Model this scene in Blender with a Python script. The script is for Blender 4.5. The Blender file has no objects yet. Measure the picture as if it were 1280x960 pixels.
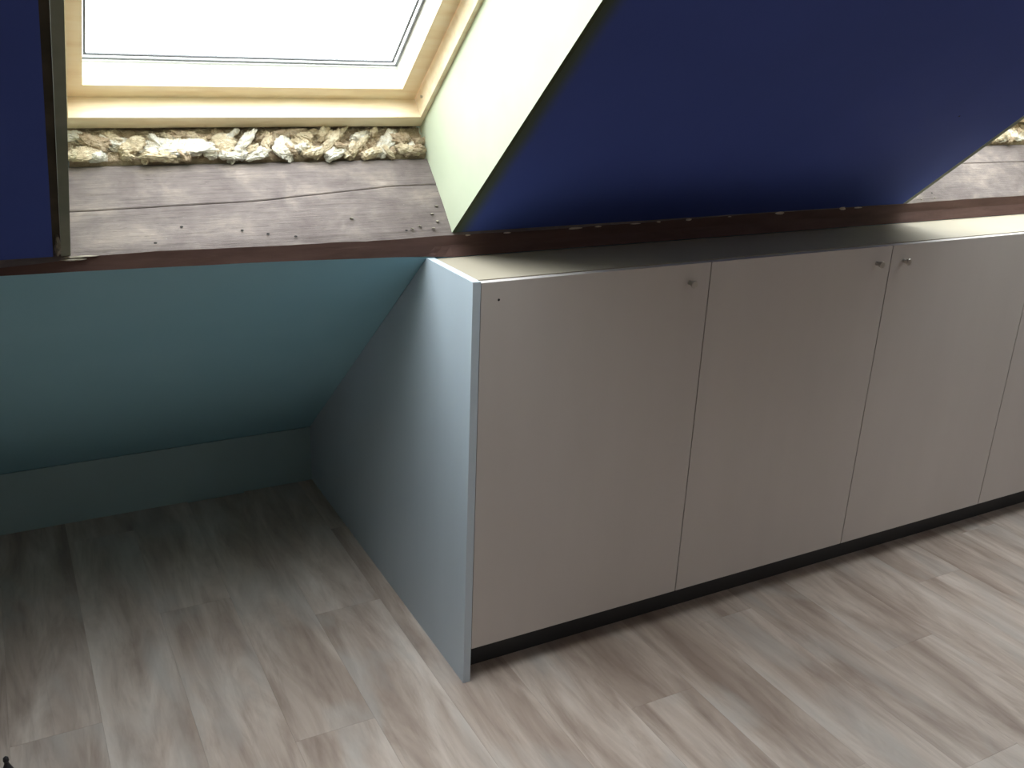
import bpy, bmesh, math, random
from mathutils import Vector, Matrix, noise

# ---------------------------------------------------------------- camera, sky, exposure
sc = bpy.context.scene
COL = sc.collection
cam_data = bpy.data.cameras.new('camera')
cam = bpy.data.objects.new('camera', cam_data)
COL.objects.link(cam)
rt = Vector((0.8808006806576628, -0.4719646468005995, 0.037941179783754275))
up = Vector((0.13036256829637127, 0.31876045978900047, 0.9388276572738357))
fw = Vector((0.45518761158468685, 0.821973929906229, -0.3422909534509171))
m = Matrix((rt, up, -fw)).transposed().to_4x4()
m.translation = Vector((-0.82510482, -1.66947301, 1.43696716))
cam.matrix_world = m
cam_data.sensor_width = 36.0
cam_data.lens = 1181.27 / 1280 * 36
cam_data.clip_start = 0.02
sc.camera = cam

SKY = 14.0
world = bpy.data.worlds.new('overcast_sky')
sc.world = world
world.use_nodes = True
wn = world.node_tree
bg = wn.nodes['Background']
tc = wn.nodes.new('ShaderNodeTexCoord')
sep = wn.nodes.new('ShaderNodeSeparateXYZ')
wr = wn.nodes.new('ShaderNodeValToRGB')
wn.links.new(tc.outputs['Generated'], sep.inputs[0])
wn.links.new(sep.outputs['Z'], wr.inputs[0])
wr.color_ramp.elements[0].position = 0.0          # overcast sky: the zenith three times the horizon
wr.color_ramp.elements[0].color = (.333, .338, .34, 1)
wr.color_ramp.elements[1].position = 1.0
wr.color_ramp.elements[1].color = (.94, .965, 1.0, 1)
wn.links.new(wr.outputs[0], bg.inputs[0])
bg.inputs[1].default_value = SKY
sc.view_settings.view_transform = 'Standard'
sc.view_settings.look = 'None'
sc.view_settings.gamma = 1.0
sc.view_settings.use_curve_mapping = False
sc.view_settings.exposure = -0.08
try:
    sc.cycles.max_bounces = 16
    sc.cycles.diffuse_bounces = 10
    sc.cycles.transparent_max_bounces = 12
except Exception:
    pass

# ---------------------------------------------------------------- roof coordinates
AL = 0.71185
NV = Vector((0, math.sin(AL), math.cos(AL)))
SV = Vector((0, -math.cos(AL), math.sin(AL)))
O = Vector((0, 0.2366, 1.0287))
def P(x, s, n):
    """x along the eaves, s up the roof slope, n outwards through the roof"""
    return O + Vector((x, 0, 0)) + SV * s + NV * n

# ---------------------------------------------------------------- materials
def mat(name, base, rough=.6, spec=.5, metal=0.0):
    mt = bpy.data.materials.new(name); mt.use_nodes = True
    b = mt.node_tree.nodes['Principled BSDF']
    b.inputs['Base Color'].default_value = (*base, 1)
    b.inputs['Roughness'].default_value = rough
    b.inputs['Specular IOR Level'].default_value = spec
    b.inputs['Metallic'].default_value = metal
    return mt
class N:
    def __init__(s, mt): s.t = mt.node_tree; s.b = s.t.nodes['Principled BSDF']
    def new(s, ty, **kw):
        n = s.t.nodes.new(ty)
        for k, v in kw.items(): setattr(n, k, v)
        return n
    def link(s, a, b): s.t.links.new(a, b)
    def coords(s, scale=(1, 1, 1), kind='Object', offset_random=False):
        c = s.new('ShaderNodeTexCoord'); mp = s.new('ShaderNodeMapping')
        mp.inputs['Scale'].default_value = scale
        s.link(c.outputs[kind], mp.inputs[0])
        if offset_random:
            oi = s.new('ShaderNodeObjectInfo'); cb = s.new('ShaderNodeCombineXYZ'); ml = s.new('ShaderNodeMath', operation='MULTIPLY')
            ml.inputs[1].default_value = 37.0
            s.link(oi.outputs['Random'], ml.inputs[0]); s.link(ml.outputs[0], cb.inputs[0]); s.link(ml.outputs[0], cb.inputs[1]); s.link(ml.outputs[0], cb.inputs[2])
            s.link(cb.outputs[0], mp.inputs['Location'])
        return mp.outputs[0]
    def noise(s, vec, scale, detail=4, rough=.55, dist=0):
        n = s.new('ShaderNodeTexNoise'); n.inputs['Scale'].default_value = scale; n.inputs['Detail'].default_value = detail
        n.inputs['Roughness'].default_value = rough; n.inputs['Distortion'].default_value = dist
        s.link(vec, n.inputs['Vector']); return n.outputs['Fac']
    def ramp(s, fac, stops):
        r = s.new('ShaderNodeValToRGB'); e = r.color_ramp.elements
        while len(e) < len(stops): e.new(.5)
        for el, (p, c) in zip(e, stops): el.position = p; el.color = (*c, 1) if len(c) == 3 else c
        s.link(fac, r.inputs[0]); return r.outputs[0]
    def mix(s, fac, a, b, mode='MIX'):
        n = s.new('ShaderNodeMix', data_type='RGBA', blend_type=mode)
        for sock, v in ((0, fac), (6, a), (7, b)):
            if isinstance(v, (int, float)): n.inputs[sock].default_value = v
            elif isinstance(v, tuple): n.inputs[sock].default_value = (*v, 1)
            else: s.link(v, n.inputs[sock])
        return n.outputs[2]
    def bump(s, h, strength=.3, dist=.002):
        n = s.new('ShaderNodeBump'); n.inputs['Strength'].default_value = strength; n.inputs['Distance'].default_value = dist
        s.link(h, n.inputs['Height']); s.link(n.outputs[0], s.b.inputs['Normal'])
    def color(s, c): s.link(c, s.b.inputs['Base Color'])

def mottled(name, c1, c2, scale, rough=.7, spec=.4, bump=.15, stretch=(1, 1, 1), bd=.001):
    mt = mat(name, c1, rough, spec); n = N(mt)
    v = n.coords(stretch); f = n.noise(v, scale)
    n.color(n.ramp(f, [(.35, c1), (.65, c2)])); n.bump(n.noise(v, scale * 8), bump, bd)
    return mt

# blue emulsion on the slope, turning olive in a band beside the right-hand reveal
def blue_material():
    mt = mat('blue_emulsion', (.03, .045, .2), .75, .15); n = N(mt)
    v = n.coords(); f = n.noise(v, 2.2, 3)
    blue = n.ramp(f, [(.3, (.054, .088, .33)), (.7, (.062, .098, .37))])
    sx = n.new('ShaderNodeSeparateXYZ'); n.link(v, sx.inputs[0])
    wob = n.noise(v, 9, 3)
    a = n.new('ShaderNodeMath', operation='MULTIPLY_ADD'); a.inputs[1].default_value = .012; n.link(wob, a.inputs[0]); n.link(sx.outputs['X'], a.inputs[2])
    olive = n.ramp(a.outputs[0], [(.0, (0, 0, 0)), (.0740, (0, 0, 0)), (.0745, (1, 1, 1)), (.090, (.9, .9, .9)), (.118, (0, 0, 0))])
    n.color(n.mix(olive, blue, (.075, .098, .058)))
    n.bump(n.noise(v, 160, 2), .08, .001)
    return mt
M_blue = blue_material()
M_teal = mottled('teal_emulsion', (.28, .53, .64), (.32, .57, .68), 1.5, .7, .3, .06)
M_knee = mottled('knee_wall_emulsion', (.34, .50, .54), (.38, .54, .58), 2, .7, .3, .06)
M_offwall = mottled('room_plaster', (.47, .40, .355), (.51, .44, .39), 2, .8, .3, .05)
M_reveal = mottled('green_plasterboard', (.55, .61, .46), (.60, .65, .50), 6, .75, .3, .08)
M_reveal_edge = mottled('plasterboard_cut_edge', (.20, .225, .17), (.27, .29, .23), 9, .85, .2, .2)
M_olive = mottled('olive_tone', (.055, .068, .040), (.075, .09, .052), 9, .85, .15, .2)  # dark olive front edge of the right-hand reveal boards
M_batten = mottled('dark_batten', (.05, .045, .03), (.09, .075, .05), 12, .85, .2, .3)
M_white = mat('white_lacquer', (.92, .92, .88), .35)
M_gasket = mat('grey_rubber_gasket', (.10, .105, .115), .5)
M_gasket2 = mat('pale_spacer', (.22, .23, .24), .4)
M_dark = mat('dark_recess', (.015, .014, .012), .9)
M_plinth = mat('dark_plinth_paint', (.03, .031, .034), .6)
M_metal = mat('brushed_nickel', (.55, .52, .48), .35, .5, .9)
M_filler = mottled('pale_filler', (.16, .145, .11), (.34, .30, .25), 40, .9, .2, .6)
M_flake = mottled('paint_flake', (.62, .52, .40), (.78, .68, .55), 40, .9, .2, .6)
M_black = mat('black_plastic', (.02, .018, .022), .4)

def pine_material():
    mt = mat('lacquered_pine', (.80, .62, .38), .28, .5); n = N(mt)
    v = n.coords((2, 14, 14)); f = n.noise(v, 3, 5, .6, .4)
    n.color(n.ramp(f, [(.3, (.80, .63, .42)), (.5, (.88, .74, .53)), (.75, (.92, .81, .64))]))
    n.bump(f, .05, .001)
    return mt
M_pine = pine_material()

def cabinet_material(name, c):
    mt = mat(name, c, .42, .45); n = N(mt)
    v = n.coords((1, 1, .25)); f = n.noise(v, 5, 4)
    c2 = tuple(x * .93 for x in c)
    n.color(n.ramp(f, [(.3, c2), (.7, c)]))
    n.bump(n.noise(v, 60, 2), .04, .001)
    return mt
M_door = cabinet_material('cabinet_door_laminate', (.60, .555, .54))
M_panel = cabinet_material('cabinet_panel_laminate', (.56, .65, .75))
M_top = cabinet_material('countertop_laminate', (.40, .355, .28))
M_top.node_tree.nodes['Principled BSDF'].inputs['Roughness'].default_value = .6
M_top.node_tree.nodes['Principled BSDF'].inputs['Specular IOR Level'].default_value = .2

def timber_material():
    mt = mat('weathered_timber', (.4, .35, .33), .8, .25); n = N(mt)
    v = n.coords((1, 1, 1)); g = n.coords((2.2, 40, 40))
    big = n.noise(n.coords((1, 1.6, 1.6)), 9, 6, .62, .3); fine = n.noise(g, 5, 8, .68, .35)
    base = n.ramp(big, [(.30, (.125, .100, .098)), (.5, (.180, .150, .144)), (.62, (.240, .200, .182)), (.75, (.33, .28, .25))])
    grain = n.ramp(fine, [(.25, (.66, .63, .62)), (.42, (.95, .95, .95)), (.70, (1.14, 1.13, 1.12))])
    c = n.mix(1.0, base, grain, 'MULTIPLY')
    fl = n.ramp(n.noise(n.coords((14, 30, 30)), 6, 5, .7), [(.66, (0, 0, 0)), (.72, (.55, .55, .55))])
    c = n.mix(fl, c, (.36, .32, .29))
    dk = n.ramp(n.noise(n.coords((5, 60, 60)), 6, 3, .6), [(.27, (.7, .7, .7)), (.32, (0, 0, 0))])
    c = n.mix(dk, c, (.06, .05, .048))
    n.color(c)
    n.bump(fine, .6, .003)
    return mt
M_timber = timber_material()
def timber_front_material():
    mt = mat('stained_timber_front', (.08, .045, .035), .75, .3); n = N(mt)
    v = n.coords((1.5, 10, 10)); f = n.noise(v, 4, 6, .6, .3)
    n.color(n.ramp(f, [(.3, (.075, .040, .034)), (.55, (.105, .058, .050)), (.8, (.135, .080, .066))]))
    n.bump(f, .5, .003)
    return mt
M_timber_front = timber_front_material()

def wool_material(name, stops):
    mt = mat(name, (.8, .7, .5), .95, .1); n = N(mt)
    v = n.coords(); f = n.noise(v, 55, 6, .7, .6)
    n.color(n.ramp(f, stops)); n.bump(n.noise(n.coords((1, 2.2, 2.2)), 160, 5, .75, .8), .9, .006)
    return mt
M_wool = wool_material('ochre_wool', [(.3, (.62, .47, .30)), (.5, (.80, .67, .47)), (.7, (.90, .80, .62))])
M_wool_pale = wool_material('pale_wool', [(.26, (.80, .68, .50)), (.40, (.94, .87, .73)), (.7, (.97, .94, .86))])
M_wool_brown = wool_material('brown_wool', [(.3, (.40, .28, .18)), (.5, (.60, .46, .32)), (.75, (.76, .63, .47))])

def plank_material():
    mt = mat('vinyl_plank', (.4, .36, .32), .42, .42); n = N(mt)
    v = n.coords((7.5, 1.35, 1), offset_random=True)
    w = n.coords((24, 2.6, 1), offset_random=True)
    a = n.noise(v, 1.6, 5, .6, .6); b = n.noise(w, 2.2, 6, .65, .8); q = n.noise(n.coords((3, 1.2, 1), offset_random=True), 2.5, 3, .5, .5)
    base = n.ramp(a, [(.30, (.33, .25, .21)), (.44, (.44, .35, .30)), (.56, (.56, .465, .41)), (.72, (.69, .60, .545))])
    st = n.ramp(b, [(.30, (.80, .785, .775)), (.5, (1, 1, 1)), (.72, (1.09, 1.085, 1.08))])
    c = n.mix(.7, base, n.mix(1.0, base, st, 'MULTIPLY'))
    grey = n.ramp(q, [(.5, (0, 0, 0)), (.68, (.5, .5, .5))])
    c = n.mix(grey, c, (.49, .46, .44))
    oi = n.new('ShaderNodeObjectInfo')
    tone = n.ramp(oi.outputs['Random'], [(0, (.97, .965, .96)), (1, (1.03, 1.03, 1.03))])
    n.color(n.mix(1.0, c, tone, 'MULTIPLY'))
    n.bump(b, .12, .001)
    r = n.new('ShaderNodeMapRange'); r.inputs[3].default_value = .34; r.inputs[4].default_value = .52
    n.link(a, r.inputs[0]); n.link(r.outputs[0], n.b.inputs['Roughness'])
    return mt
M_plank = plank_material()

def glass_material():
    mt = bpy.data.materials.new('window_glass'); mt.use_nodes = True
    t = mt.node_tree; t.nodes.clear()
    o = t.nodes.new('ShaderNodeOutputMaterial'); mx = t.nodes.new('ShaderNodeMixShader'); tr = t.nodes.new('ShaderNodeBsdfTransparent')
    gl = t.nodes.new('ShaderNodeBsdfGlossy'); gl.inputs['Roughness'].default_value = .02
    lw = t.nodes.new('ShaderNodeLayerWeight'); lw.inputs[0].default_value = .5
    pw = t.nodes.new('ShaderNodeMath'); pw.operation = 'POWER'; pw.inputs[1].default_value = 4.0
    fr = t.nodes.new('ShaderNodeMath'); fr.operation = 'MULTIPLY_ADD'; fr.inputs[1].default_value = .8; fr.inputs[2].default_value = .05
    t.links.new(lw.outputs['Facing'], pw.inputs[0]); t.links.new(pw.outputs[0], fr.inputs[0])
    tr.inputs[0].default_value = (.96, .98, .97, 1)
    t.links.new(fr.outputs[0], mx.inputs[0]); t.links.new(tr.outputs[0], mx.inputs[1]); t.links.new(gl.outputs[0], mx.inputs[2]); t.links.new(mx.outputs[0], o.inputs[0])
    return mt
M_glass = glass_material()

# ---------------------------------------------------------------- mesh helpers
def link(name, bm, mts, parent=None, smooth=False, bevel=0.0, loc=None):
    if bevel > 0:
        bmesh.ops.bevel(bm, geom=[e for e in bm.edges if e.is_manifold and e.calc_face_angle(0) > .5], offset=bevel, segments=2, affect='EDGES', profile=.5)
    bmesh.ops.recalc_face_normals(bm, faces=bm.faces)
    me = bpy.data.meshes.new(name); bm.to_mesh(me); bm.free()
    for mt in (mts if isinstance(mts, (list, tuple)) else [mts]): me.materials.append(mt)
    if smooth:
        for p in me.polygons: p.use_smooth = True
    o = bpy.data.objects.new(name, me); COL.objects.link(o)
    if parent: o.parent = parent
    if loc: o.location = loc
    return o
def tag(o, label=None, cat=None, group=None, kind=None):
    if label: o['label'] = label
    if cat: o['category'] = cat
    if group: o['group'] = group
    if kind: o['kind'] = kind
    return o
def empty(name, loc=(0, 0, 0)):
    o = bpy.data.objects.new(name, None); o.empty_display_size = .1; o.location = loc; COL.objects.link(o); return o
def box(bm, a, b):
    v = [bm.verts.new((x, y, z)) for x in (a[0], b[0]) for y in (a[1], b[1]) for z in (a[2], b[2])]
    for f in ((0, 1, 3, 2), (4, 6, 7, 5), (0, 4, 5, 1), (2, 3, 7, 6), (0, 2, 6, 4), (1, 5, 7, 3)): bm.faces.new([v[i] for i in f])
def rbox(bm, x0, x1, s0, s1, n0, n1):
    """box in roof coordinates"""
    v = [bm.verts.new(P(x, s, n)) for x in (x0, x1) for s in (s0, s1) for n in (n0, n1)]
    for f in ((0, 1, 3, 2), (4, 6, 7, 5), (0, 4, 5, 1), (2, 3, 7, 6), (0, 2, 6, 4), (1, 5, 7, 3)): bm.faces.new([v[i] for i in f])
def hull8(bm, pts):
    """pts: 8 points ordered like rbox"""
    v = [bm.verts.new(p) for p in pts]
    for f in ((0, 1, 3, 2), (4, 6, 7, 5), (0, 4, 5, 1), (2, 3, 7, 6), (0, 2, 6, 4), (1, 5, 7, 3)): bm.faces.new([v[i] for i in f])
def prism_x(bm, prof, x0, x1):
    a = [bm.verts.new((x0, y, z)) for y, z in prof]; b = [bm.verts.new((x1, y, z)) for y, z in prof]
    bm.faces.new(a); bm.faces.new(b[::-1])
    k = len(prof)
    for i in range(k): bm.faces.new((a[i], a[(i + 1) % k], b[(i + 1) % k], b[i]))
def interp(tab, x):
    if x <= tab[0][0]: return tab[0][1]
    for (a, p), (b, q) in zip(tab, tab[1:]):
        if x <= b: return p + (q - p) * (x - a) / (b - a)
    return tab[-1][1]

X0, X1, YF, ZC, YR = -2.6, 3.7, -3.6, 2.35, -2.3     # room extents
D, K = 1.2037, .1973                       # knee wall distance and height
H = .972
XL, XR = -.717, .0633                      # reveals of the left window
XL2, XR2 = 1.534, 2.33                     # reveals of the right window
SW = 1.62                                  # height of the window openings up the slope
S_TOP = (ZC - O.z) / SV.z

# ---------------------------------------------------------------- room shell
def floor():
    bm = bmesh.new(); box(bm, (X0 - .1, YF - .1, -.12), (X1 + .1, D + .1, -.004))
    fl = link('floor', bm, M_dark); tag(fl, kind='structure')
    W, L, g = .18, 1.22, .0001
    bm = bmesh.new(); box(bm, (g, g, -.004), (W - g, L - g, 0))
    bmesh.ops.bevel(bm, geom=[e for e in bm.edges if all(v.co.z > -.001 for v in e.verts)], offset=.00025, segments=1, affect='EDGES')
    proto = link('plank', bm, M_plank, fl)
    me = proto.data; first = True
    rnd = random.Random(5)
    x = X0 + .03; i = 0
    while x < X1 + .05:
        off = [0, .47, .86, .22, 1.05, .66][i % 6] + rnd.uniform(-.06, .06)
        y = -L + D - off if False else D - .004 - L + off
        # full boards forward to the front of the room
        ys = []
        yy = y + 0.0
        while yy > YF - L: ys.append(yy); yy -= L
        for yv in ys:
            if yv + L > D + .02:
                # cut the last board at the knee wall
                bm = bmesh.new(); box(bm, (g, g, -.004), (W - g, max(.02, D + .012 - yv), 0))
                o = link('plank', bm, M_plank, fl); o.location = (x, yv, 0)
            elif first: proto.location = (x, yv, 0); first = False
            else:
                o = bpy.data.objects.new('plank', me); COL.objects.link(o); o.parent = fl; o.location = (x, yv, 0)
        x += W; i += 1
    # fill strip at knee wall, if the board pattern left one
floor()

def ceiling_slope():
    bm = bmesh.new()
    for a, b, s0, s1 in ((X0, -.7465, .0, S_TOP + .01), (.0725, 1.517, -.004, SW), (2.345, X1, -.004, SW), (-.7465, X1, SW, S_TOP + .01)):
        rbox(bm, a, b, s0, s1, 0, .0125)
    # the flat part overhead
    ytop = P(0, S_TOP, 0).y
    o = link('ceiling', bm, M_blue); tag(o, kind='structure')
    bm = bmesh.new(); box(bm, (X0 - .1, YR - .02, ZC), (X1 + .1, ytop + .05, ZC + .1))
    link('flat_ceiling', bm, M_offwall, o)
    for (px, ps) in ((1.27, .42),):
        bm = bmesh.new(); bmesh.ops.create_circle(bm, cap_ends=True, segments=10, radius=.003)
        d = link('nail_hole', bm, M_dark, o)
        d.matrix_world = Matrix.Translation(P(px, ps, -.0006)) @ NV.to_track_quat('Z', 'Y').to_matrix().to_4x4()
    # roof felt above so no daylight gets between the boards
    bm = bmesh.new()
    for a, b, s0, s1 in ((X0 - .1, -.735, -.6, S_TOP + .2), (.078, XL2 - .017, -.6, S_TOP + .2), (XR2 + .02, X1 + .1, -.6, S_TOP + .2), (-.735, .078, SW + .02, S_TOP + .2), (XL2 - .017, XR2 + .02, SW + .02, S_TOP + .2),
                         (-.735, .078, -.9, -.001), (XL2 - .017, XR2 + .02, -.9, -.001)):
        rbox(bm, a, b, s0, s1, .33, .36)
    r = link('roof_deck', bm, M_batten, o)
    return o
CEIL = ceiling_slope()

ZB = [(-2.6, 1.0), (-.84, .9997), (-.72, .9982), (-.60, .9954), (-.34, .9898), (-.1, .9815), (0, .9768), (.02, .9755), (.05, .9735), (4, .9735)]
ZT = [(-2.6, 1.016), (-.84, 1.0175), (-.745, 1.0225), (-.71, 1.0290), (-.60, 1.0300), (-.34, 1.0262), (-.06, 1.0225), (.05, 1.0240), (.34, 1.0228), (.72, 1.0268), (1.1, 1.029), (1.52, 1.0310), (2.07, 1.033), (4, 1.033)]
YB = [(-3, .2366), (0, .2366), (.06, .228), (4, .226)]
def wall_back():
    bm = bmesh.new(); rows = []
    xs = [X0 - .1 + i * .1 for i in range(int((X1 - X0 + .3) / .1) + 1)] + [0.0]
    xs = sorted(set(xs))
    for x in xs:
        zt = interp(ZB, x) + .004 if x < .0 else .9735
        yt = .2372
        d = Vector((0, D - yt, K - zt)); nn = Vector((0, -d.z, d.y)).normalized()
        a = Vector((x, yt, zt)); b = Vector((x, D + .012, K - .012 * .81)); e = d.normalized()
        a2 = a + nn * .016; b2 = b + nn * .016
        rows.append([bm.verts.new(p) for p in (a, a + d * .33, a + d * .66, b, b2, a2)])
    for r, q in zip(rows, rows[1:]):
        for i in range(6): bm.faces.new((r[i], r[(i + 1) % 6], q[(i + 1) % 6], q[i]))
    bm.faces.new(rows[0]); bm.faces.new(rows[-1][::-1])
    o = link('wall_back', bm, M_teal); tag(o, kind='structure')
    bm = bmesh.new(); box(bm, (X0 - .1, D, -.004), (X1 + .1, D + .1, K - .004))
    o = link('wall_knee', bm, M_knee); tag(o, kind='structure')
wall_back()
def opposite_slope():
    """the unseen roof slope behind the camera; skylight added as fill light"""
    A = Vector((0, YR, ZC)); d = Vector((0, -math.cos(AL), -math.sin(AL))); nn = Vector((0, -math.sin(AL), math.cos(AL)))
    L = (YR - YF) / math.cos(AL) + .05
    def q(bm, x0, x1, a, b, n0, n1):
        hull8(bm, [A + Vector((x, 0, 0)) + d * t + nn * n for x in (x0, x1) for t in (a, b) for n in (n0, n1)])
    wx0, wx1, wa, wb = OW
    bm = bmesh.new()
    for r in ((X0 - .1, wx0, -.05, L), (wx1, X1 + .1, -.05, L), (wx0, wx1, -.05, wa), (wx0, wx1, wb, L)): q(bm, *r, 0, .08)
    tag(link('wall_rear_slope', bm, M_offwall), kind='structure')
    w = empty('window_3', A + Vector(((wx0 + wx1) / 2, 0, 0)) + d * (wa + wb) / 2); tag(w, kind='structure')  # unseen skylight, added to brighten the room
    bpy.context.view_layer.update(); inv = w.matrix_world.inverted()
    for r in ((wx0, wx0 + .06, wa, wb), (wx1 - .06, wx1, wa, wb), (wx0 + .06, wx1 - .06, wa, wa + .06), (wx0 + .06, wx1 - .06, wb - .06, wb)):
        bm = bmesh.new(); q(bm, *r, .02, .075); bm.transform(inv); link('frame_piece', bm, M_pine, w)
    bm = bmesh.new(); q(bm, wx0 + .05, wx1 - .05, wa + .05, wb - .05, .05, .054); bm.transform(inv); link('pane', bm, M_glass, w)
    ld = bpy.data.lights.new('skylight_portal', 'AREA'); ld.shape = 'RECTANGLE'; ld.size = wx1 - wx0 - .12; ld.size_y = wb - wa - .12; ld.cycles.is_portal = True
    lo = bpy.data.objects.new('skylight_portal', ld); COL.objects.link(lo)
    lo.matrix_world = Matrix.Translation(A + Vector(((wx0 + wx1) / 2, 0, 0)) + d * (wa + wb) / 2 + nn * .085) @ Matrix((Vector((1, 0, 0)), -d, nn)).transposed().to_4x4()
OW = (1.95, 2.73, .25, .80)
opposite_slope()
def walls():
    for nm, a, b in (('wall_left', (X0 - .1, YF - .1, -.004), (X0, D + .1, ZC)), ('wall_right', (X1, YF - .1, -.004), (X1 + .1, D + .1, ZC)), ('wall_front', (X0, YF - .1, -.004), (X1, YF, 1.25))):
        bm = bmesh.new(); box(bm, a, b); tag(link(nm, bm, M_offwall), kind='structure')
walls()

# ---------------------------------------------------------------- windows, reveals
def make_window(idx, xl, xr):
    """xl, xr: reveal faces at the front; frame sits n .28 - .40 outwards"""
    fl, fr = xl + .034, xr - .0115      # visible inner edges of the outer frame
    w = empty('window_%d' % idx, P((xl + xr) / 2, 0, .28)); tag(w, kind='structure')
    bpy.context.view_layer.update()
    inv = w.matrix_world.inverted()
    def put(name, bm, mt, bev=.0015, parent=None):
        bm.transform(inv); return link(name, bm, mt, parent or w, bevel=bev)
    top = SW - .045
    # outer frame: bottom, two sides, top
    def frame_piece(pts): 
        bm = bmesh.new(); hull8(bm, pts); return bm
    b = frame_piece([P(x, s, n) for x in (fl - .02, fr + .011) for s, n in ((.0, .28), (.0, .345), (.034, .28), (.024, .345))])
    put('frame_rail', b, M_pine)
    b = frame_piece([P(x, s, n) for x in (fl - .02, fr + .011) for s, n in ((top + .0, .28), (top + .0, .345), (top + .04, .28), (top + .04, .345))])
    put('frame_rail', b, M_pine)
    b = frame_piece([Pt for Pt in (P(fl - .02, .034, .28), P(fl - .02, .02, .345), P(fl - .02, top, .28), P(fl - .02, top, .345),
                                   P(fl, .034, .28), P(fl + .002, .02, .345), P(fl, top, .28), P(fl + .002, top, .345))])
    put('frame_stile', b, M_pine)
    b = frame_piece([Pt for Pt in (P(fr, .034, .28), P(fr + .004, .02, .345), P(fr, top, .28), P(fr + .004, top, .345),
                                   P(fr + .0112, .034, .28), P(fr + .0112, .02, .345), P(fr + .0112, top, .28), P(fr + .0112, top, .345))])
    st = put('frame_stile', b, M_pine)
    bm = bmesh.new(); bmesh.ops.create_cone(bm, cap_ends=True, segments=12, radius1=.0035, radius2=.0028, depth=.003)
    bm.transform(Matrix.Translation(P(fr - .0002, .066, .312)) @ Matrix.Rotation(math.pi / 2, 4, 'Y')); put('screw', bm, M_metal, 0, w)
    # sash: front face at n .335 ; opening edges
    sash = empty('sash', (0, 0, 0)); sash.parent = w
    ol, orr, ob, ot = fl + .033, fr - .038, .062, top - .05
    def sash_piece(x0, x1, s0, s1):
        bm = bmesh.new(); rbox(bm, x0, x1, s0, s1, .335, .352); return bm
    for a in ((fl + .004, fr + .002, .022, ob), (fl + .004, fr + .002, ot, top - .002)): put('sash_rail', sash_piece(*a), M_pine, .004, sash)
    for a in ((fl - .004, ol, ob, ot), (orr, fr + .002, ob, ot)): put('sash_stile', sash_piece(*a), M_pine, .004, sash)
    # white lacquered glazing rebate behind the pine
    bm = bmesh.new(); rbox(bm, ol - .004, orr + .004, ob - .02, ob - .002, .352, .405); put('glazing_rebate', bm, M_white, .0005, sash)
    bm = bmesh.new(); rbox(bm, ol - .004, orr + .004, ot + .002, ot + .02, .352, .405); put('glazing_rebate', bm, M_white, .0005, sash)
    bm = bmesh.new(); rbox(bm, ol - .02, ol - .002, ob - .004, ot + .004, .352, .405); put('glazing_rebate', bm, M_white, .0005, sash)
    bm = bmesh.new(); rbox(bm, orr + .002, orr + .02, ob - .004, ot + .004, .352, .405); put('glazing_rebate', bm, M_white, .0005, sash)
    # gasket ring, thin double line
    for off, wd, mt, nm in ((0, .0055, M_gasket2, 'gasket'), (.012, .0045, M_gasket, 'spacer')):
        bm = bmesh.new()
        a0, a1, b0, b1 = ol - .002 + off, orr + .002 - off, ob + off, ot - off
        rbox(bm, a0, a1, b0, b0 + wd, .396, .399); rbox(bm, a0, a1, b1 - wd, b1, .396, .399)
        rbox(bm, a0, a0 + wd, b0, b1, .3961, .3989); rbox(bm, a1 - wd, a1, b0, b1, .3961, .3989)
        put(nm, bm, mt, 0, sash)
    bm = bmesh.new(); rbox(bm, ol - .003, orr + .003, ob - .003, ot + .003, .400, .403); put('pane', bm, M_glass, 0, sash)
    return w
make_window(1, XL, XR)
make_window(2, XL2, XR2)

def reveals(k, xl, xr):
    # right-hand reveal board
    bm = bmesh.new(); rbox(bm, xr, xr + .009, -.03, SW, .0, .335)
    o = link('trim_%d' % (k), bm, [M_reveal, M_olive]); tag(o, kind='structure')
    for f in o.data.polygons:
        if f.normal.dot(NV) < -.8: f.material_index = 1
    # left-hand reveal board, slightly splayed, its cut edge showing
    bm = bmesh.new()
    hull8(bm, [P(xl - .016, .000, 0), P(xl + .014, .0, .335), P(xl - .016, SW, 0), P(xl + .014, SW, .335),
               P(xl, .000, 0), P(xl + .033, .0, .335), P(xl, SW, 0), P(xl + .033, SW, .335)])
    o = link('trim_%d' % (k + 1), bm, [M_reveal, M_reveal_edge]); tag(o, kind='structure')
    for f in o.data.polygons:
        if f.normal.dot(NV) < -.8: f.material_index = 1
    # top lining
    bm = bmesh.new(); rbox(bm, xl - .015, xr + .009, SW - .004, SW + .012, .0, .335)
    o = link('trim_%d' % (k + 2), bm, M_reveal); tag(o, kind='structure')
    # dark batten added to light-seal the gap between blue board and reveal
    bm = bmesh.new(); rbox(bm, xl - .034, xl - .0165, .004, SW, .005, .05)
    o = link('trim_%d' % (k + 3), bm, M_batten); tag(o, kind='structure')
reveals(1, XL, XR)
reveals(5, XL2, XR2)

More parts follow.
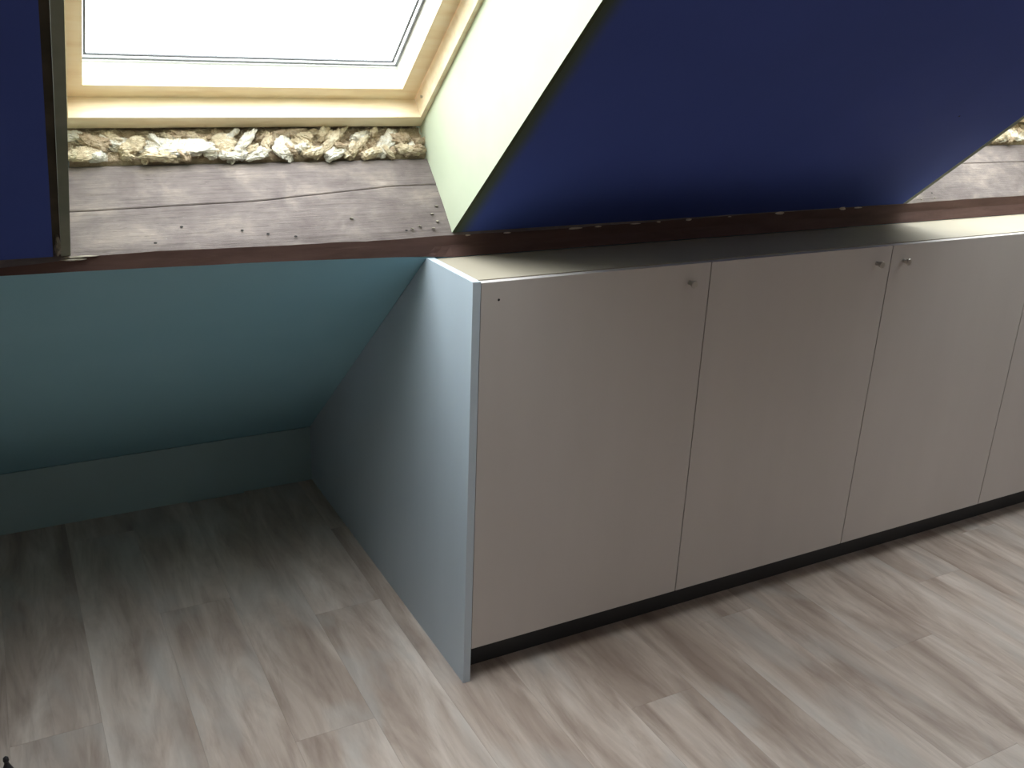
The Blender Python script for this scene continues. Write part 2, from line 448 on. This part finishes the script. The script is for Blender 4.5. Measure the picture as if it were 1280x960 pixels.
# ---------------------------------------------------------------- the old timber
def timber():
    CR = [(-2.6, .10), (-.705, .0975), (-.62, .0990), (-.53, .1015), (-.44, .1020), (-.36, .1035), (-.32, .1062), (-.27, .1100), (-.21, .1150), (-.16, .1190), (-.11, .1240), (-.06, .1275), (-.02, .129), (.08, .129), (1.4, .12), (1.7, .135), (4, .125)]
    bm = bmesh.new(); rows = []
    xs = []; x = X0
    while x < X1: xs.append(x); x += .02 if -.9 < x < 2.4 else .1
    xs.append(X1)
    for x in xs:
        j = noise.noise(Vector((x * 9, 1.7, 0))) * .0016 + noise.noise(Vector((x * 31, 7.1, 0))) * .0009
        j2 = noise.noise(Vector((x * 11, 9.7, 3))) * .0015
        zb, zt = interp(ZB, x) + (j2 * .5 if x < 0 else 0), interp(ZT, x) + j
        nc = interp(CR, x) + noise.noise(Vector((x * 17, 3.3, 5))) * .0014
        deep = .004 if x < .2 else .002
        prof = [Vector((x, interp(YB, x), zb)), Vector((x, .2366 + j2, (zb + zt) / 2)), Vector((x, .2362, zt - .003)), Vector((x, .2385, zt))]
        base_s = (zt - O.z) / SV.z * .4
        for nn, ds in ((.012, 0), (.035, 0), (.06, 0), (nc - .003, 0), (nc - .0008, -.0006), (nc, -deep), (nc + .0008, -.0005), (nc + .003, .0008), (.155, 0), (.18, 0), (.2, -.001), (.206, -.005)):
            u = max(0, 1 - nn / .06)
            s = base_s * u - .017 * (nn / .206) + ds + noise.noise(Vector((x * 7, nn * 18, 2))) * .0012
            prof.append(P(x, s, nn))
        prof.append(P(x, -.06, .206)); prof.append(P(x, -.075, .10))
        rows.append([bm.verts.new(p) for p in prof])
    k = len(rows[0])
    for r, q in zip(rows, rows[1:]):
        for i in range(k):
            f = bm.faces.new((r[i], r[(i + 1) % k], q[(i + 1) % k], q[i]))
            f.material_index = 1 if i <= 1 or i >= k - 2 else 0
    bm.faces.new(rows[0]); bm.faces.new(rows[-1][::-1])
    t = link('timber_purlin', bm, [M_timber, M_timber_front])
    tag(t, 'weathered grey timber beam with a long crack and dark brown front edge', 'beam')
    # nail holes and knots
    def P_top(x, n): return P(x, -.017 * n / .206 + .0005, n)
    for x, n in ((-.565, .016), (-.395, .034), (-.345, .022), (-.51, .05), (-.045, .010), (-.29, .012), (1.66, .03), (1.93, .02)):
        bm = bmesh.new(); bmesh.ops.create_circle(bm, cap_ends=True, segments=8, radius=.0035)
        d = link('nail_hole', bm, M_dark, t)
        d.matrix_world = Matrix.Translation(P_top(x, n) + SV * .0009) @ SV.to_track_quat('Z', 'Y').to_matrix().to_4x4() @ Matrix.Diagonal((1, .6, 1, 1))
    # crumbs of plaster and flaked filler along the joint with the blue slope
    rnd = random.Random(3)
    def crumb(c, size, mt=M_filler):
        bm = bmesh.new(); bmesh.ops.create_icosphere(bm, subdivisions=2, radius=1)
        sd = rnd.uniform(0, 99)
        for v in bm.verts: v.co *= 1 + .45 * noise.noise(v.co * 1.4 + Vector((sd, 0, 0)))
        bm.transform(Matrix.Translation(c) @ Matrix.Diagonal((*size, 1)))
        link('plaster_crumb', bm, mt, t)
    for x, w, h in ((.385, .038, .0022), (.45, .02, .0018), (.63, .012, .0018), (.725, .018, .003), (1.035, .030, .0035), (1.27, .022, .0045), (1.33, .03, .002), (.56, .03, .0012), (.2, .018, .0015), (.10, .012, .002), (.86, .012, .001)):
        z = interp(ZT, x); crumb((x, .2345, z - .0045), (w * .5, .003, h), M_flake)
    # strip of caulk and blob of filler at the left jamb
    crumb((-.70, .236, 1.0255), (.030, .003, .0022)); crumb((-.712, .2345, 1.021), (.022, .0025, .0022))
    for s, w in ((.035, .006), (.052, .005), (.02, .004), (.066, .0035)):
        crumb(P(-.7385, s, -.001), (w, .004, .009))
    for x, n in ((-.03, .014), (-.01, .02), (.02, .012), (.035, .03), (.028, .05), (.045, .07), (-.16, .05), (1.66, .012), (1.6, .01)):
        crumb(P_top(x, n) + SV * .001, (.004, .003, .0015))
    return t
timber()

# ---------------------------------------------------------------- torn insulation
def insulation(xl, xr, label, specs, seed):
    e = empty('insulation_wool', P((xl + xr) / 2, 0, .24)); tag(e, label, 'insulation')
    bpy.context.view_layer.update(); inv = e.matrix_world.inverted()
    bm = bmesh.new(); nx, nn = 160, 22; g = []
    for i in range(nx + 1):
        col = []
        for j in range(nn + 1):
            x = xl + (xr - xl) * i / nx; n = .2063 + (.330 - .2063) * j / nn
            p = Vector((x * 28 + seed, n * 40, 0))
            h = noise.fractal(p, 1, 2.1, 5) * .010 + abs(noise.noise(p * 2.3)) * .006
            col.append(bm.verts.new(P(x, -.05 if j == 0 else -.0165 + h if n < .29 else -.021 + min(h, .0), n)))
        g.append(col)
    for i in range(nx):
        for j in range(nn): bm.faces.new((g[i][j], g[i + 1][j], g[i + 1][j + 1], g[i][j + 1]))
    bm.transform(inv)
    o = link('wool_bed', bm, M_wool_brown, e, smooth=True); tag(o, kind='stuff')
    rnd = random.Random(seed)
    B = Matrix((Vector((1, 0, 0)), NV, SV)).transposed().to_4x4()
    extra = []
    for k in range(int((xr - xl) / .022)):          # smaller scraps between the big ones
        extra.append((xl + .012 + k * .022 + rnd.uniform(-.008, .008), rnd.choice((.218, .228, .247, .258, .266)), rnd.uniform(.012, .024), rnd.uniform(.006, .011), rnd.uniform(-60, 60), rnd.choice((M_wool, M_wool_brown, M_wool, M_wool_brown, M_wool_pale))))
    for x, n, w, d, ang, mt in extra + list(specs):
        if x + w * .9 > xr: x = xr - w * .9
        bm = bmesh.new(); bmesh.ops.create_icosphere(bm, subdivisions=5, radius=1)
        sd = rnd.uniform(0, 200); asp = w / d
        for v in bm.verts:
            q = v.co.copy(); q2 = Vector((q.x * asp, q.y, q.z))
            f = noise.fractal(q2 * .9 + Vector((sd, 0, 0)), 1, 2.1, 3)
            g2 = noise.fractal(Vector((q2.x * 1.6, q2.y * 5, q2.z * 5)) + Vector((0, sd, 0)), .8, 2.1, 5)
            # squarish torn slab rather than an egg
            ax = max(abs(q.x), abs(q.y), abs(q.z)) ** .35
            h3 = noise.noise(q2 * 11 + Vector((sd, sd, 0))); v.co = q / ax * (.95 + .34 * f + .17 * g2 + .05 * h3)
        R = Matrix.Rotation(math.radians(ang), 4, 'Z') @ Matrix.Rotation(rnd.uniform(-.35, .35), 4, 'X') @ Matrix.Rotation(rnd.uniform(-.25, .25), 4, 'Y')
        M = Matrix.Translation(P(x, -.007 + rnd.uniform(-.003, .004), n)) @ B @ R @ Matrix.Diagonal((w * 1.08, d * 1.12, .0092, 1))
        bm.transform(inv @ M)
        link('wool_tuft', bm, mt, e, smooth=True)
    # loose fibres standing out of the torn edges
    bm = bmesh.new()
    for _ in range(5000):
        c = P(rnd.uniform(xl, xr), rnd.uniform(-.012, .006), rnd.gauss(.240, .024))
        nn = (c - O).dot(NV)
        if not .209 < nn < .278: continue
        d1 = Vector((rnd.gauss(0, 1), 0, 0)) + NV * rnd.gauss(0, .7) + SV * rnd.gauss(.2, .6); d1.normalize()
        L = rnd.uniform(.004, .014); t = Vector((rnd.uniform(-1, 1), rnd.uniform(-1, 1), rnd.uniform(-1, 1))).cross(d1).normalized() * .0004
        bend = Vector((rnd.uniform(-1, 1), rnd.uniform(-1, 1), rnd.uniform(-1, 1))) * L * .2
        a = [bm.verts.new(p) for p in (c - t, c + t, c + d1 * L * .5 + bend + t, c + d1 * L * .5 + bend - t)]
        bm.faces.new(a); tip = bm.verts.new(c + d1 * L); bm.faces.new((a[3], a[2], tip))
    bm.transform(inv)
    o = link('loose_fibres', bm, M_wool, e); tag(o, kind='stuff')
    return e
W_, Y_, B_ = M_wool_pale, M_wool, M_wool_brown
specs = [(-.665, .222, .030, .014, 10, Y_), (-.640, .247, .026, .014, -20, B_), (-.605, .252, .032, .014, -14, W_), (-.575, .236, .022, .012, 20, Y_),
         (-.492, .233, .066, .021, -3, W_), (-.515, .213, .046, .009, 4, Y_), (-.395, .243, .026, .021, 10, Y_), (-.355, .236, .042, .010, 48, W_), (-.385, .214, .020, .009, 0, W_),
         (-.330, .217, .026, .012, 5, W_), (-.262, .231, .026, .023, 30, W_), (-.300, .245, .024, .010, 60, Y_), (-.225, .243, .032, .012, -40, Y_), (-.205, .216, .022, .009, 10, Y_),
         (-.160, .243, .046, .010, 40, Y_), (-.150, .219, .030, .011, 30, W_), (-.100, .236, .044, .010, 42, Y_), (-.070, .216, .026, .009, 20, Y_), (-.032, .236, .036, .015, 50, W_),
         (.002, .250, .024, .012, 0, B_), (.012, .221, .022, .010, -10, Y_), (.030, .230, .008, .010, 0, W_), (.048, .240, .018, .007, 10, B_), (-.45, .262, .05, .009, 0, B_), (-.27, .262, .05, .008, 10, B_)]
insulation(XL + .026, XR - .001, 'torn cream and ochre insulation wool between beam and the left skylight', specs, 11)
specs2 = [(1.60, .235, .03, .016, 0, W_), (1.66, .225, .04, .014, 10, Y_), (1.74, .240, .05, .02, -10, W_), (1.83, .236, .04, .02, 10, Y_), (1.9, .226, .04, .015, 20, W_), (1.885, .25, .03, .018, 20, W_), (1.98, .24, .05, .02, 0, W_), (2.08, .23, .05, .018, 0, Y_), (2.2, .235, .05, .02, 0, W_)]
insulation(XL2 + .026, XR2 - .001, 'white scrap of insulation wool above the timber at the far right edge', specs2, 23)

# ---------------------------------------------------------------- cabinets
def slope_z(y): return .9735 + (y - .2372) * (K - .9735) / (D - .2372)
def knob(x, parent, z=.927):
    bm = bmesh.new()
    prof = [(.0, 0), (.0055, 0), (.0045, .006), (.0085, .016), (.0092, .019), (.0080, .0205), (0, .0208)]
    seg = 20; rings = []
    for r, h in prof[1:-1]:
        rings.append([bm.verts.new((x + r * math.cos(t * 2 * math.pi / seg), -h, z + r * math.sin(t * 2 * math.pi / seg))) for t in range(seg)])
    for a, b in zip(rings, rings[1:]):
        for i in range(seg): bm.faces.new((a[i], a[(i + 1) % seg], b[(i + 1) % seg], b[i]))
    bm.faces.new(rings[0]); bm.faces.new(rings[-1][::-1])
    return link('knob', bm, M_metal, parent, smooth=False)
def cabinet(x0, x1, doors, label, panel=False):
    e = empty('base_cabinet', ((x0 + x1) / 2, 0, 0)); tag(e, label, 'cabinet', 'row of eaves cabinets')
    off = Matrix.Translation((-(x0 + x1) / 2, 0, 0))
    c0 = x0 + .018 if panel else x0
    bm = bmesh.new()
    prof = [(.0205, .0915), (.0205, .953), (slope_y(.953) - .006, .953), (1.18, slope_z(1.18) - .008), (1.18, .0915)]
    prism_x(bm, prof, c0 + .001, x1 - .001); bm.transform(off)
    link('carcass', bm, M_panel, e)
    if panel:
        bm = bmesh.new()
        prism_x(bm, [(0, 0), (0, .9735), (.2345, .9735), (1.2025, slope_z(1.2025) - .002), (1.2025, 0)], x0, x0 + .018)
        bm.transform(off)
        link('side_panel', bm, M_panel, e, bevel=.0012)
    for a, b, kx, hole in doors:
        bm = bmesh.new(); box(bm, (a + .0016, 0, .0905), (b - .0016, .0185, .9705)); bm.transform(off)
        d = link('door', bm, M_door, e, bevel=.0012)
        if kx is not None:
            k = knob(kx, d); 
            k.data.transform(off)
        if hole:
            bm = bmesh.new(); bmesh.ops.create_circle(bm, cap_ends=True, segments=12, radius=.0028)
            bm.transform(off @ Matrix.Translation((hole[0], -.0005, hole[1])) @ Matrix.Rotation(math.pi / 2, 4, 'X'))
            link('screw_hole', bm, M_dark, d)
    return e
def slope_y(z): return .2372 + (z - .9735) * (D - .2372) / (K - .9735)
cabinet(0, .6148, [(.018, .6148, .5555, (.0601, .932))], 'left end cabinet with exposed side panel and one pale grey door', True)
cabinet(.6148, 1.8300, [(.6148, 1.2180, 1.166, None), (1.2180, 1.8300, 1.266, None)], 'middle cabinet whose two pale grey doors carry neighbouring knobs')
cabinet(1.8300, 3.036, [(1.8300, 2.433, 2.38, None), (2.433, 3.036, 2.485, None)], 'farthest right cabinet, its door cut by the edge of the photo')

bm = bmesh.new(); box(bm, (.0195, .0205, .954), (3.036, .2275, .9722))
tag(link('countertop', bm, M_top, bevel=.0008), 'narrow grey countertop running under the dark beam along the cabinet row', 'countertop')
bm = bmesh.new(); box(bm, (.0185, .055, 0), (3.036, .071, .0900))
tag(link('plinth', bm, M_plinth), 'recessed dark plinth board beneath the cabinet doors', 'plinth')

# ---------------------------------------------------------------- small black pointed object at the photo's lower left corner
def cone():
    bm = bmesh.new(); seg = 20
    prof = [(.021, 0), (.021, .006), (.017, .012), (.010, .036), (.0045, .050), (.0042, .054), (.0058, .058), (.0050, .064), (.002, .067)]
    rings = [[bm.verts.new((r * math.cos(t * 2 * math.pi / seg), r * math.sin(t * 2 * math.pi / seg), h)) for t in range(seg)] for r, h in prof]
    for a, b in zip(rings, rings[1:]):
        for i in range(seg): bm.faces.new((a[i], a[(i + 1) % seg], b[(i + 1) % seg], b[i]))
    bm.faces.new(rings[0]); bm.faces.new(rings[-1][::-1])
    o = link('pointed_cap', bm, M_black, loc=(-.953, .105, 0)); tag(o, 'small black pointed cap on the floor at the bottom left corner', 'cap')
cone()

# ---------------------------------------------------------------- daylight portals in the two skylight openings
for xl, xr in ((XL, XR), (XL2, XR2)):
    ld = bpy.data.lights.new('skylight_portal', 'AREA'); ld.shape = 'RECTANGLE'; ld.size = xr - xl - .12; ld.size_y = SW - .15
    ld.cycles.is_portal = True
    lo = bpy.data.objects.new('skylight_portal', ld); COL.objects.link(lo)
    B = Matrix((Vector((1, 0, 0)), SV, NV)).transposed().to_4x4()
    lo.matrix_world = Matrix.Translation(P((xl + xr) / 2, SW / 2, .41)) @ B
